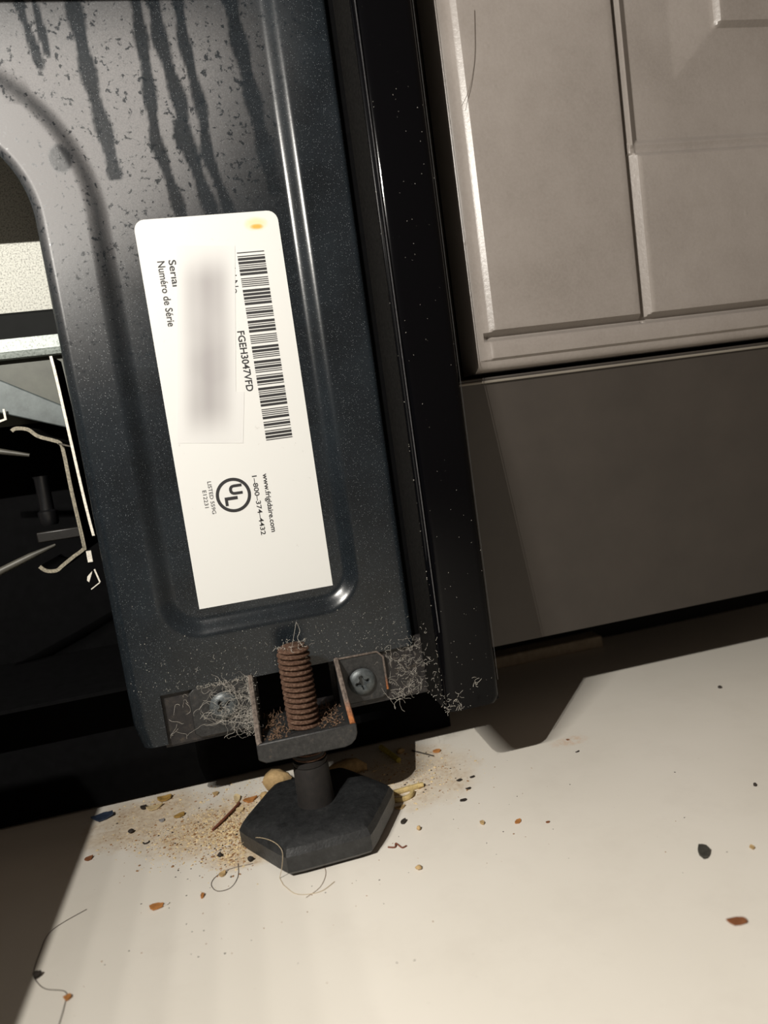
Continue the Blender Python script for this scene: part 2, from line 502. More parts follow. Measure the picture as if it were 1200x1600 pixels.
# hemmed bead down the post's inner edge, its paler tone paints the edge highlight
mb = MB(); mb.tube([(49.9, -20.25, 262 - i * 9.0) for i in range(24)], 0.16, 6)
mb.build('hemmed_edge', plain('hem_highlight', (0.10, 0.10, 0.105), 0.3, 0.5, 0.3, 1.0), rng, smooth=True)
mb = MB(); mb.tube([(66.15, -19.3, 262 - i * 9.0) for i in range(26)], 0.10, 6)
mb.build('outer_highlight', plain('outer_edge_highlight', (0.05, 0.05, 0.05), 0.35, 0.4, 0.3, 1.0), rng, smooth=True)  # thin paler line drawn in for the highlight on the outer edge

# ---- levelling-leg bracket
br = MB()
def ear(x0, x1, z0, z1):
    r = 2.2
    pts = [(x0, z0), (x1 - r, z0)] + [(x1 - r + r * math.sin(a), z0 + r - r * math.cos(a)) for a in (R(45), R(90))] + \
          [(x1, z1 - r)] + [(x1 - r + r * math.cos(a), z1 - r + r * math.sin(a)) for a in (R(45), R(90))] + [(x0, z1)]
    br.prism(pts, 0.2, 1.5, 'y')
ear(20.4, 35.8, 31.4, 46.6)
br.prism([(-24.5, 32.5), (-22.8, 31.0), (-5.6, 31.0), (-5.6, 46.6), (-22.8, 46.6), (-24.5, 45)], 0.2, 1.5, 'y')
pl = [(-6.6, 29.0), (-4.6, 27.7), (17.8, 27.2), (19.8, 27.7), (21.2, 28.9), (21.9, 30.6), (22.0, 33.6), (-6.6, 33.6)]
br.prism(pl, -20.4, -19.0, 'y')                # front lip, rounded lower corner
br.box(-5.6, 20.9, -19.2, 1.4, 31.9, 33.1)     # tray
br.prism([(1.4, 31.9), (1.4, 46.4), (0.2, 46.4), (-19.6, 33.4), (-19.6, 31.9)], 20.2, 21.6, 'x')
br.prism([(1.4, 31.9), (1.4, 46.4), (0.2, 46.4), (-19.6, 33.4), (-19.6, 31.9)], -6.4, -5.0, 'x')
bracket = br.build('leg_bracket', M_BRACK, rng, bevel=0.35, seg=2)
for pts_, r_ in ((spline([(20.9, 0.0, 46.9), (20.9, -6, 42.8), (20.9, -13, 38.2), (21.0, -19.0, 34.2), (21.0, -20.0, 33.5)], 4), 0.85),
                 (spline([(-5.7, 0.0, 46.9), (-5.7, -6, 42.8), (-5.7, -13, 38.2), (-5.8, -19.0, 34.2), (-5.6, -20.0, 33.4)], 4), 0.85),
                 ([(20.6, 0.1, 46.8), (34, 0.1, 46.7), (35.8, 0.1, 44.8), (35.9, 0.1, 34)], 0.35)):
    tag(MB().tube(pts_, r_, 7).build('rusty_edge', M_EDGE, bracket, smooth=True), 'rusty scuffed raw edge of the bracket')

def screw(cx, cz, rot):
    """pan head facing the camera with a cross recess"""
    NR, NA = 16, 48; vs = []; fs = []
    RR = 4.3; Y0 = 0.2
    for i in range(NR + 1):
        r = RR * i / NR
        for k in range(NA):
            a = 2 * math.pi * k / NA + rot
            u, v_ = r * math.cos(a - rot), r * math.sin(a - rot)
            h = 2.3 * math.sqrt(max(0, 1 - (r / (RR * 1.06)) ** 2.6))
            cr = 0
            for p, q in ((u, v_), (v_, u)):
                if abs(p) < 2.4 and abs(q) < 0.72 * (1.15 - abs(p) / 4): cr = max(cr, 1 - sstep(1.6, 2.4, abs(p)) * 0.9)
            h -= 1.7 * cr
            ca, sa = math.cos(rot), math.sin(rot)
            vs.append((cx + u * ca - v_ * sa, Y0 - h, cz + u * sa + v_ * ca))
    for i in range(NR):
        for k in range(NA):
            fs.append((i * NA + k, i * NA + (k + 1) % NA, (i + 1) * NA + (k + 1) % NA, (i + 1) * NA + k))
    o = MB().add(vs, fs).build('screw', M_SCREW, bracket, smooth=True, angle=38)
    return o
screw(28.0, 38.3, R(12))
tag(screw(-14.7, 39.8, R(33)), 'screw clogged with grey lint')

# ---- levelling leg: rusty bolt and hexagonal foot
leg = empty('levelling_leg', None, None); leg.parent = rng
for k in ('label', 'category'):
    if k in leg: del leg[k]
BX, BY = 7.7, -12.0
vs = []; fs = []
NA = 40; PITCH = 1.62; z0, z1 = 21.0, 57.3; NS = int((z1 - z0) / PITCH * 10)
for j in range(NS + 1):
    zz = z0 + (z1 - z0) * j / NS
    for k in range(NA):
        a = 2 * math.pi * k / NA
        ph = ((zz / PITCH + k / NA) % 1.0)
        tri = 1 - abs(2 * ph - 1)
        r = 3.6 + 1.2 * min(1, tri * 1.35)
        if zz > z1 - 1.2: r -= (zz - z1 + 1.2) * 0.9
        if zz < 33.2: r += 0.15
        vs.append((BX + r * math.cos(a), BY + r * math.sin(a), zz))
for j in range(NS):
    for k in range(NA): fs.append((j * NA + k, j * NA + (k + 1) % NA, (j + 1) * NA + (k + 1) % NA, (j + 1) * NA + k))
fs.append(tuple(NS * NA + k for k in range(NA)))
tag(MB().add(vs, fs).build('threaded_bolt', M_RUST, leg, smooth=True, angle=60), 'rusty brown threaded bolt')
mb = MB().lathe([(5.6, 9.0), (5.4, 12), (5.2, 20.6), (5.0, 21.4), (4.2, 21.4)], BX, BY, 40)
mb.lathe([(4.3, 21.4), (4.9, 21.6), (5.1, 23.0), (4.3, 23.2), (5.0, 24.6), (5.0, 25.2), (4.3, 25.6)], BX, BY, 40)
mb.build('stem_collar', M_STEM, leg, smooth=True, angle=40)
# hexagonal pad
vs = []; fs = []
rings = [(20.6, 1.0), (22.6, 1.2), (23.6, 2.2), (23.7, 6.6), (22.6, 8.4), (20.2, 9.7), (17.0, 10.1), (9.0, 10.0), (7.6, 9.8), (6.0, 9.6)]
HX, HY, HR = 7.8, -12.6, R(1.5)
NSEG = 6; PER = 6
for (rr, zz) in rings:
    for s_ in range(6):
        a0, a1 = HR + R(60 * s_), HR + R(60 * (s_ + 1))
        p0 = Vector((math.cos(a0), math.sin(a0))) * rr; p1 = Vector((math.cos(a1), math.sin(a1))) * rr
        for q in range(PER):
            t_ = q / PER
            p = p0.lerp(p1, t_)
            lim = rr * 0.972         # slightly rounded corners
            if p.length > lim: p = p.normalized() * (lim + (p.length - lim) * 0.45)
            if rr < 9.5: p = p.normalized() * rr * 0.9
            vs.append((HX + p.x, HY + p.y, zz))
N6 = 36
for j in range(len(rings) - 1):
    for k in range(N6): fs.append((j * N6 + k, j * N6 + (k + 1) % N6, (j + 1) * N6 + (k + 1) % N6, (j + 1) * N6 + k))
fs.append(tuple(range(N6 - 1, -1, -1))); fs.append(tuple((len(rings) - 1) * N6 + k for k in range(N6)))
MB().add(vs, fs).build('hexagonal_foot', M_FOOT, leg, smooth=True, angle=24)
# thin sole under the pad so it stands on the floor
MB().prism([(HX + 20.2 * math.cos(HR + R(60 * k)), HY + 20.2 * math.sin(HR + R(60 * k))) for k in range(6)], 0.0, 1.1, 'z').build('sole', M_DULL, leg)

# ---- rating label
def lab(x, z): return x * 1.0117, 114 + (z - 114) * 1.0117
LY0 = 2.6
t = NT('white_label')
n = t.noise(0.45, 5, 0.75)
lc = t.mix(t.math('MULTIPLY', t.ramp(n, [(0.66, 0.0), (0.72, 1.0)]), 0.45), (0.64, 0.64, 0.62), (0.35, 0.33, 0.30))
x, y, z = t.sep()
def lblob(cx, cz, rx, rz, amp=0.5):
    a = t.math('DIVIDE', t.math('SUBTRACT', x, cx), rx); b_ = t.math('DIVIDE', t.math('SUBTRACT', z, cz), rz)
    r2 = t.math('ADD', t.math('MULTIPLY', a, a), t.math('MULTIPLY', b_, b_))
    r2 = t.math('ADD', r2, t.math('MULTIPLY', t.math('SUBTRACT', t.noise(0.5, 3), 0.5), amp))
    return t.ramp(r2, [(0.2, 1.0), (1.0, 0.0)])
st = lblob(17.0, 180.2, 3.8, 2.2)
lc = t.mix(t.math('MULTIPLY', st, 0.55), lc, (0.80, 0.58, 0.18))
st2 = lblob(17.1, 179.4, 2.2, 0.9)
lc = t.mix(t.math('MULTIPLY', st2, 0.9), lc, (0.72, 0.33, 0.03))
t.set(col=lc, rough=0.45, spec=0.4)
M_LABEL = t.m
lx0, lx1, lz0, lz1 = -17.1, 23.4, 70.2, 182.9
pts = [lab(lx0, lz0), lab(lx1, lz0)]
rr = 3.0
for a in range(0, 91, 15): pts.append(lab(lx1 - rr + rr * math.cos(R(a)), lz1 - rr + rr * math.sin(R(a))))
for a in range(90, 181, 15): pts.append(lab(lx0 + rr + rr * math.cos(R(a)), lz1 - rr + rr * math.sin(R(a))))
label = MB().prism(pts, LY0 - 0.12, LY0 + 0.05, 'y').build('rating_label', M_LABEL, rng)
tag(label, 'white printed rating label')
M_INK = plain('black_ink', (0.012, 0.011, 0.012), 0.6, 0, 0.1, 1, 0)
M_INKP = plain('grey_blur_patch', (0.5, 0.49, 0.475), 0.5, 0, 0.0, 1, 0)
# soft grey patch added over the print where it is blurred out
t = NT('grey_blur_patch')
x, y, z = t.sep()
M_t = t
ctr = t.math('ADD', -2.4, t.math('MULTIPLY', t.math('SUBTRACT', z, 147.0), 0.135))
dx_ = t.math('ABSOLUTE', t.math('SUBTRACT', x, ctr))
fx = t.ramp(t.math('DIVIDE', dx_, 9.0), [(0.0, 1.0), (0.35, 0.8), (1.0, 0.0)], 'EASE')
fz = t.ramp(t.math('DIVIDE', t.math('ABSOLUTE', t.math('SUBTRACT', z, 147.0)), 29.0), [(0.6, 1.0), (0.97, 0.1)], 'EASE')
f = t.math('MULTIPLY', t.math('MULTIPLY', fx, fz), t.ramp(t.noise(0.06, 1), [(0.3, 0.75), (0.6, 1.0)]))
t.set(col=t.mix(f, (0.62, 0.617, 0.605), (0.33, 0.315, 0.315)), rough=0.45, spec=0.4)
M_BLUR = t.m
cs = [lab(-6.4, 175.1), lab(9.9, 173.8), lab(3.6, 132.3), lab(6.0, 132.1), lab(3.3, 117.2), lab(-15.2, 119.7)]
tag(MB().prism(cs[::-1], LY0 - 0.20, LY0 - 0.13, 'y').build('blurred_print', M_BLUR, label), 'soft grey blurred-out area over the print')

def add_text(s, base, x_base, z_start, z_end, height, bold=0.0, name='lettering', y=LY0 - 0.16):
    """text that reads downwards, letter tops towards +X"""
    cu = bpy.data.curves.new(name, 'FONT'); cu.body = s; cu.size = 1.0; cu.offset = bold
    cu.resolution_u = 4
    ob = bpy.data.objects.new(name, cu); C.objects.link(ob)
    dg = bpy.context.evaluated_depsgraph_get()
    me = bpy.data.meshes.new_from_object(ob.evaluated_get(dg))
    C.objects.unlink(ob); bpy.data.objects.remove(ob)
    xs = [v.co.x for v in me.vertices]
    cap = 0.729
    x0, x1 = min(xs), max(xs)
    vs = []
    for v in me.vertices:
        u = (v.co.x - x0) / (x1 - x0); h = v.co.y / cap
        X, Z = lab(x_base + h * height, z_start + (z_end - z_start) * u)
        vs.append((X, y, Z))
    fs = [tuple(p.vertices) for p in me.polygons]
    bpy.data.meshes.remove(me)
    return mesh_obj(name, vs, fs, M_INK, base)
add_text('Numéro de Série', label, -12.4, 171.2, 152.9, 2.1, 0.016)
add_text('Serial', label, -9.3, 171.3, 163.9, 2.1, 0.016)
add_text('Model No.', label, 7.1, 172.5, 159.8, 2.1, 0.006, y=LY0 - 0.125)
add_text('FGEH3047VFD', label, 6.7, 149.6, 132.0, 2.1, 0.02)
add_text('www.frigidaire.com', label, 7.5, 107.4, 89.6, 1.55, 0.022)
add_text('1\u2013800\u2013374\u20134432', label, 4.3, 107.2, 89.2, 1.45, 0.016)
add_text('LISTED 559G', label, -8.8, 107.4, 97.7, 1.15, 0.008)
add_text('E12231', label, -10.6, 105.0, 99.8, 1.15, 0.008)
# certification mark: ring, U above L
ring = MB(); NS_ = 48; ro, ri = 5.15, 4.2; vs = []; fs = []
for k in range(NS_):
    a = 2 * math.pi * k / NS_
    for r in (ro, ri):
        X, Z = lab(-1.9 + r * math.cos(a), 102.4 + r * math.sin(a)); vs.append((X, LY0 - 0.16, Z))
for k in range(NS_): fs.append((2 * k, 2 * ((k + 1) % NS_), 2 * ((k + 1) % NS_) + 1, 2 * k + 1))
mesh_obj('certification_ring', vs, fs, M_INK, label)
add_text('U', label, -2.7, 105.5, 102.4, 3.6, 0.045)
add_text('L', label, -4.4, 102.0, 99.4, 3.6, 0.045)
# Code 39 bars
C39 = {'*': 'nwnnwnwnn', 'F': 'nnwnwwnnn', 'G': 'nnnnnwwnw', 'E': 'wnnnwwnnn', 'H': 'wnnnnwwnn', '3': 'wnwwnnnnn', '0': 'nnnwwnwnn',
       '4': 'nnnwwnnnw', '7': 'nnnwnnwnw', 'V': 'nwwnnnnnw', 'D': 'nnnnwwnnw'}
seq = []
for ch in '*FGEH3047VFD*':
    for i, e in enumerate(C39[ch]): seq.append((i % 2 == 0, 2.7 if e == 'w' else 1.0))
    seq.append((False, 1.0))
seq.pop()
tot = sum(a for _, a in seq); zz = 171.8; u = (171.8 - 117.0) / tot
vs = []; fs = []
for ink, wd in seq:
    if ink:
        a, b_ = zz, zz - wd * u
        q = [lab(10.1, a), lab(18.0, a), lab(18.0, b_), lab(10.1, b_)]
        n = len(vs); vs += [(X, LY0 - 0.16, Z) for X, Z in q]; fs.append((n, n + 1, n + 2, n + 3))
    zz -= wd * u
mesh_obj('barcode', vs, fs, M_INK, label)

# ---- drawer bay seen through the opening
MB().box(-170, -40, 60, 61.2, 172.8, 262).build('galvanised_panel', M_GALV, rng)
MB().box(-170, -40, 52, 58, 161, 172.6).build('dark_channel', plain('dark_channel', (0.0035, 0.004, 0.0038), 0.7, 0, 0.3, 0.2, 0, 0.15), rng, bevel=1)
mb = MB(); mb.prism([(30, 153.2), (29.2, 153.6), (29.0, 154.6), (29.4, 155.4), (30, 155.8), (30.6, 159.8), (52, 161.2), (52, 160), (32, 158.6), (31.4, 154.2)], -170, -40, 'x')
mb.build('slide_rail', M_RAIL, rng)
MB().box(-170, -44.2, 32, 33, 133, 154).build('rail_web', M_WEB, rng)
mb = MB(); mb.prism([(-110, 173.5), (-47.2, 135.7), (-47.2, 129.0), (-110, 153)], 17.5, 19, 'y')
mb.build('diagonal_brace', M_BAR, rng, bevel=0.4)
mb = MB(); mb.ribbon(spline([(-46.0, 149.0), (-45.6, 143), (-45.0, 128), (-44.4, 112), (-43.9, 102), (-43.5, 96.5)], 4), 4.5, 5.0, 0.75, 'y')
mb.build('flange_edge', M_CUT, rng)
mb = MB(); mb.ribbon(spline([(-45.6, 148.6), (-45.3, 143), (-44.7, 128), (-44.1, 112), (-43.6, 102), (-43.2, 96.8)], 4), 5.0, 14.0, 0.5, 'y')
mb.build('slide_flange', M_DULL, rng)
path = spline([(-62.0, 130.0), (-60.7, 130.6), (-57.6, 129.9), (-55.2, 127.6), (-51.5, 125.9), (-49.6, 124.8), (-49.0, 122.2), (-48.8, 109.7), (-48.2, 94.0), (-48.6, 92.3), (-51.6, 90.6), (-55.2, 88.4), (-57.2, 87.2), (-60.0, 87.6), (-61.6, 89.2)], 4)
mb = MB(); mb.ribbon(path, 12.0, 12.6, 1.05, 'y')
slide = mb.build('slide_lip', M_CBR, rng)
mb = MB(); mb.ribbon(path, 12.6, 38, 0.9, 'y'); mb.build('slide_channel', M_DULL, rng, smooth=True)
mb = MB(); mb.ribbon([(-49.3, 124.5), (-45.6, 123.0), (-44.9, 108), (-44.3, 97)], 8.5, 11.5, 0.5, 'y'); mb.build('slide_gusset', plain('dusty_gusset', (0.06, 0.052, 0.04), 0.8, 0, 0.6, 0.8), rng)
MB().tube([(-90, 30, 128), (-71.4, 30, 125.4), (-63.0, 30, 123.0)], [1.0, 1.0, 0.6], 10).build('wire_rod', M_ROD, rng, smooth=True)
mb = MB(); mb.tube([(-100, 26, 80.5), (-78.0, 27, 87.8), (-68, 28, 91.2), (-60.5, 30, 93.4)], [1.3, 1.25, 1.1, 0.5], 10)
mb.build('wire_rod', M_ROD, rng, smooth=True)
mb = MB(); mb.lathe([(2.6, 100), (3.0, 101), (3.0, 104.4), (2.2, 105), (2.2, 115), (2.6, 116)], -61.5, 32, 24)
mb.build('roller_post', plain('dark_roller', (0.004, 0.004, 0.0045), 0.35, 0, 0.3, 0.5), rng, smooth=True)
MB().box(-47.0, -45.6, 7.5, 8.0, 88.6, 92.0).build('locating_tab', M_CUT, rng)
mb = MB()
mb.ribbon([(-47.6, 80.4), (-44.9, 82.0)], 8, 8.4, 0.3); mb.ribbon([(-45.7, 86.2), (-44.8, 82.1)], 8, 8.4, 0.45)
mb.prism([(-48.3, 83.2), (-48.0, 84.4), (-46.4, 85.8), (-46.6, 85.2), (-47.8, 82.6)], 8, 8.4)
mb.build('bracket_glints', M_CUT, rng)  # pale slivers drawn in for glints on the bracket
mb = MB(); mb.prism([(-69.0, 133.2), (-64.4, 134.2), (-64.4, 137.0), (-63.8, 137.0), (-63.8, 133.8), (-66, 133.2), (-69, 132.4)], 16, 16.4)
mb.build('bright_clip', M_CUT, rng)
MB().box(-63, -50, 20, 22, 95.5, 98.8).build('slide_stop', plain('slide_stop', (0.008, 0.007, 0.006), 0.4, 0.1, 0.3, 0.5), rng, bevel=0.4)

# ------------------------------------------------------------------ cabinet
cab = empty('base_cabinet', 'taupe painted kitchen cabinet with a moulded door above a dark kick board', 'cabinet', (160, 20, 0))
def lerp_path(pts, x):
    if x <= pts[0][0]: return pts[0][1]
    for (a, ha), (b_, hb) in zip(pts, pts[1:]):
        if x <= b_: return ha + (hb - ha) * (x - a) / (b_ - a)
    return pts[-1][1]
def door_h(x, z):
    # outer frame, left and bottom
    hl = lerp_path([(76.6, -3.2), (77.0, -2.0), (78.0, -1.45), (81.2, -1.15), (81.8, -0.85), (83.0, -0.05), (83.6, 0)], x)
    hb = lerp_path([(128.6, -4.2), (129.2, -3.0), (130.2, -2.2), (131.6, -1.9), (132.3, -0.9), (133.0, -0.8), (137.0, -0.8), (138.5, -3.2), (139.1, -3.3), (140.5, -0.15), (141.3, 0)], z)
    if z < 141.3:
        # mitre: the groove starts right of the left bead
        if x < 83.6 and z > 137.4: hb = -0.7 if x < 81 else hb
    h = min(hl, hb)
    if z > 137.5:
        if z < 190:
            g = lerp_path([(131.9, 0), (132.3, -0.15), (133.7, -3.2), (134.3, -3.2), (136.6, -0.3), (137.4, 0)], x)
            if x > 135.5 and z > 188.4: g = min(g, lerp_path([(188.2, 0), (188.8, -0.2), (190.2, -1.8)], z))
        else:
            if x < 134.4: g = lerp_path([(131.9, 0), (132.3, -0.15), (133.7, -3.2), (134.4, -3.2)], x)
            else:
                cz = lerp_path([(190, -1.7), (190.4, -1.85), (191.2, -1.85), (192.2, -1.5), (192.6, -1.6), (194.5, -3.5), (195, -3.6)], z)
                cx = lerp_path([(134.4, -3.2), (135.0, -1.0), (135.6, -0.8), (136.2, -1.2), (138.8, -3.6), (139.6, -3.6)], x)
                g = max(cz, cx) if z > 192 else max(cz, min(cx, -1.5))
                e = min(x - 154, z - 212)
                if e > 0:
                    g = -3.6 + lerp_path([(0, 0), (13.2, 1.9), (14.2, 2.2), (15.4, 3.9), (16.2, 4.0)], e)
        h = min(h, g) if not (x > 134.4 and z > 190) else g
    return h
nx, nz = 196, 168
verts = []; faces = []
xs = [76.6 + 163.4 * i / nx for i in range(nx + 1)]
# finer columns near the profile lines
xs = sorted([76.6, 76.8, 77.0, 77.4, 78, 79.5, 81.2, 81.5, 81.8, 82.2, 82.6, 83.0, 83.6] + [84.5 + i * 1.57 for i in range(30)] +
            [131.9, 132.1, 132.3, 132.7, 132.9, 133.3, 133.7, 134.1, 134.4, 134.5, 134.8, 135.0, 135.6, 136.2, 136.6, 137.0, 137.4, 138.2, 139, 139.6, 140.2] +
            [141 + i * 0.7 for i in range(58)] + [182 + i * 2 for i in range(30)])
zs = sorted([128.6, 128.8, 129.2, 129.8, 130.4, 131, 131.6, 132.0, 132.3, 133.0, 134.5, 136, 137.4, 137.9, 138.4, 138.8, 139.2, 139.7, 140.2, 140.6, 141.3] +
            [142.5 + i * 1.5 for i in range(31)] + [188.0, 188.4, 189.0, 189.5, 190.0, 190.4, 191.3, 192.2, 192.7, 193.3, 193.9, 194.4, 195] +
            [196 + i * 0.7 for i in range(64)] + [241.5 + i * 2.5 for i in range(10)])
nx, nz = len(xs) - 1, len(zs) - 1
YD = -8
for z_ in zs:
    for x_ in xs: verts.append((x_, YD - door_h(x_, z_), z_))
W = nx + 1
for j in range(nz):
    for i in range(nx):
        k = j * W + i; faces.append((k, k + 1, k + W + 1, k + W))
loop = [i for i in range(W)] + [j * W + nx for j in range(1, nz + 1)] + [nz * W + i for i in range(nx - 1, -1, -1)] + [j * W for j in range(nz - 1, 0, -1)]
n0 = len(verts)
for k in loop: verts.append((verts[k][0], YD + 16, verts[k][2]))
L = len(loop)
for q in range(L): faces.append((loop[(q + 1) % L], loop[q], n0 + q, n0 + (q + 1) % L))
faces.append(tuple(n0 + q for q in range(L)))
mesh_obj('door', verts, faces, M_CAB, cab, True, 28)
mb = MB(); mb.prism([(-4.6, 127.0), (17.6, 34.2), (19.0, 34.4), (15.0, 127.0)], 68.6, 260, 'x')
kb = mb.build('kick_board', M_KICK, cab, bevel=0.4)
mb = MB(); mb.tube([(68.8, -4.7, 125.6), (150, -4.7, 125.6), (259, -4.7, 125.6)], 0.42, 6)
mb.build('lit_board_edge', M_KICKLIP, kb, smooth=True)
MB().box(76.5, 300, 19.4, 560, 36, 275).build('carcass', M_CARC, cab)
MB().box(68.6, 76.4, 9, 11, 127.2, 270).build('filler_strip', M_CARC, cab)
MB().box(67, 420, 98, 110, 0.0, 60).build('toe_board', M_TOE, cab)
tag(MB().box(96, 156, 86, 96, 0.0, 5.5).build('tan_strip', M_STRIP, None, bevel=0.6), 'tan strip on the floor deep under the cabinet', 'strip')

# ------------------------------------------------------------------ added box left of the view, shades the floor in bands
dr = empty('shadow_box', 'unseen black box added beside the range to cast the banded floor shadow', 'shadow blocker', (-250, -300, 0))
MB().box(-420, -110.6, -440, -133, 0, 1.2).build('shadow_box_bottom', M_BLACK, dr)
mb = MB(); mb.box(-111.8, -110.6, -440, -133, 0, 168); mb.box(-420, -418.8, -440, -133, 0, 168); mb.box(-420, -110.6, -440, -438.8, 0, 150)
mb.build('shadow_box_side', M_BLACK, dr)
MB().box(-426, -110.6, -133, -129, 0, 168).build('shadow_box_front', M_BLACK, dr, bevel=1.5)

# ------------------------------------------------------------------ lint, fluff and grime on the range
rnd = random.Random(11)
def fibre(mb, p, n, step, curl, r, yflat=1.0, ymin=None):
    d = Vector((rnd.gauss(0, 1), rnd.gauss(0, yflat), rnd.gauss(0, 1))).normalized()
    pts = [Vector(p)]
    for i in range(n):
        d = (d + Vector((rnd.gauss(0, curl), rnd.gauss(0, curl * yflat), rnd.gauss(0, curl)))).normalized()
        q = pts[-1] + d * step
        if ymin is not None and q.y > ymin: q.y = ymin - 0.02; d.y = -abs(d.y)
        pts.append(q)
    mb.tube(pts, r, 3, False)
def lint_mat(name, col):
    return plain(name, col, 0.95, 0, 0.25, 0.6, 0, 0.1)
M_LINT = lint_mat('grey_lint', (0.46, 0.43, 0.38))
M_LINTD = lint_mat('tan_lint', (0.34, 0.27, 0.19))
mb = MB()
def wisp(mb, p, n, step, curl, r, lo, hi):
    # a long curling fibre held inside a box
    d = Vector((rnd.gauss(0, 1), 0.1, rnd.gauss(0, 1))).normalized(); bend = Vector((rnd.gauss(0, 1), rnd.gauss(0, .3), rnd.gauss(0, 1))) * curl
    pts = [Vector(p)]
    for i in range(n):
        d = (d + bend * 0.5 + Vector((rnd.gauss(0, curl), rnd.gauss(0, curl * .3), rnd.gauss(0, curl))) * 0.8).normalized()
        q = pts[-1] + d * step
        for k in range(3):
            if not lo[k] <= q[k] <= hi[k]: d[k] = -d[k]; q[k] = min(hi[k], max(lo[k], q[k]))
        pts.append(q)
        if rnd.random() < 0.12: bend = Vector((rnd.gauss(0, 1), rnd.gauss(0, .3), rnd.gauss(0, 1))) * curl
    mb.tube(pts, r, 3, False)
for i in range(120):
    p = (min(-6, rnd.gauss(-11.5, 3.6)), -rnd.uniform(0.4, 2.6), max(31.0, min(48, rnd.gauss(39.0, 3.8))))
    wisp(mb, p, rnd.randint(14, 30), 0.42, 0.42, rnd.uniform(0.016, 0.038), (-27, -3.4, 29.5), (-4.6, -0.2, 50))
for i in range(420):
    t_ = rnd.random(); yy = 0.2 - 19.0 * t_ * rnd.random(); zz = 46.9 + yy * 0.66
    fibre(mb, (-5.9 + rnd.gauss(0, 0.5), yy - rnd.uniform(0, 0.8), zz - rnd.uniform(-0.5, 2.0) - (3.0 * rnd.random() if rnd.random() < .4 else 0)), rnd.randint(3, 7), 0.22, 0.8, rnd.uniform(0.018, 0.04), 1.0)
for i in range(120):
    fibre(mb, (rnd.gauss(-7.6, 1.2), -rnd.uniform(0.2, 3.4), rnd.uniform(30.4, 37)), 6, 0.26, 0.8, 0.03, 1.0, 0.0)
for i in range(14):
    wisp(mb, (rnd.uniform(-31, -18), 1.2, rnd.uniform(31.5, 45)), 12, 0.4, 0.4, 0.035, (-32, 0.6, 30.8), (-14, 1.5, 46))
for i in range(160):
    fibre(mb, (rnd.uniform(-22, -5), -rnd.uniform(0.0, 0.5), 46.8 + rnd.gauss(0, 0.3)), 4, 0.2, 0.9, 0.028, 0.6, 0.0)
tag(mb.build('lint_clump', M_LINT), 'grey fluffy lint caught over the screw left of the rusty bolt', 'lint', kind='stuff')
mb = MB()
for i in range(150):
    x = rnd.gauss(45.0, 4.0); zz = rnd.uniform(31, 49); yy = rnd.uniform(-1.5, 0.8)
    if x > 49.2: x = rnd.uniform(44, 48.8)
    fibre(mb, (x, yy, zz), rnd.randint(3, 8), rnd.uniform(0.3, 0.6), 0.8, rnd.uniform(0.018, 0.036), 0.4, 1.2)
for i in range(60):
    fibre(mb, (49.0, rnd.uniform(-19, 0), rnd.uniform(30, 55)), 4, 0.35, 0.8, 0.04, 0.6)
for i in range(30):
    fibre(mb, (rnd.uniform(49, 54), -20.4, rnd.uniform(30.5, 36)), 4, 0.35, 0.7, 0.04, 0.15, -20.3)
for i in range(8):
    fibre(mb, (rnd.gauss(59, 0.6), -20.5, rnd.gauss(37.5, 1.0)), 5, 0.3, 0.7, 0.05, 0.15, -20.3)
for i in range(14):
    fibre(mb, (rnd.uniform(35, 42), rnd.uniform(-1.5, 0.5), rnd.uniform(30, 33)), 8, 0.6, 0.4, 0.045, 0.4, 1.0)
for i in range(16):
    wisp(mb, (rnd.uniform(38, 48), rnd.uniform(-1, 0.8), rnd.uniform(33, 47)), rnd.randint(10, 22), 0.42, 0.4, rnd.uniform(0.025, 0.045), (36.5, -1.5, 30.8), (48.6, 1.3, 48.5))
tag(mb.build('dust_fluff', M_LINT), 'fine dust fluff gathered where the black side post meets the frame bottom', 'dust', kind='stuff')
mb = MB()
for cx, n in ((-1.0, 70), (15.5, 60)):
    for i in range(n):
        x = rnd.gauss(cx, 2.2); x = max(-4.4, min(19.6, x)); yy = rnd.uniform(-18.5, -2)
        if math.hypot(x - BX, yy - BY) < 5.2: continue
        fibre(mb, (x, yy, 33.3 + rnd.uniform(0, 1.6)), 5, 0.45, 0.8, rnd.uniform(0.05, 0.11), 0.8)
        rr_ = rnd.uniform(0.15, 0.5); q = Vector((x, yy, 33.1 + rr_ * 0.5))
        mb.add([q + Vector((rr_, 0, 0)), q + Vector((-rr_ * 0.6, rr_, 0)), q + Vector((-rr_ * 0.6, -rr_, 0)), q + Vector((0, 0, rr_))], [(0, 1, 3), (1, 2, 3), (2, 0, 3), (0, 2, 1)])
tag(mb.build('bracket_fluff', plain('rusty_fluff', (0.16, 0.10, 0.065), 0.95, 0, 0.5, 0.9, 0, 0.1)), 'reddish brown fluff and rust grit lying in the bracket tray around the bolt', 'fluff', kind='stuff')
mb = MB()
for i in range(46):
    a = rnd.uniform(0, 6.28); zz = 57.4 if rnd.random() < 0.7 else rnd.uniform(40, 57)
    r_ = 4.6 if zz < 57 else rnd.uniform(2.5, 4.8)
    fibre(mb, (BX + r_ * math.cos(a), BY + r_ * math.sin(a), zz), 5, 0.35, 0.8, 0.045, 1)
mb.tube(spline([(7.4, -14, 57.0), (8.6, -13, 60.2), (10.0, -12, 64.0)], 4), 0.045, 3)
mb.tube(spline([(10.6, -14, 57.0), (9.6, -13, 59.4), (10.6, -12, 61.0), (10.2, -12, 63.4)], 4), 0.045, 3)
tag(mb.build('bolt_fuzz', M_LINT), 'wispy pale fuzz on the top of the rusty bolt', 'fuzz', kind='stuff')
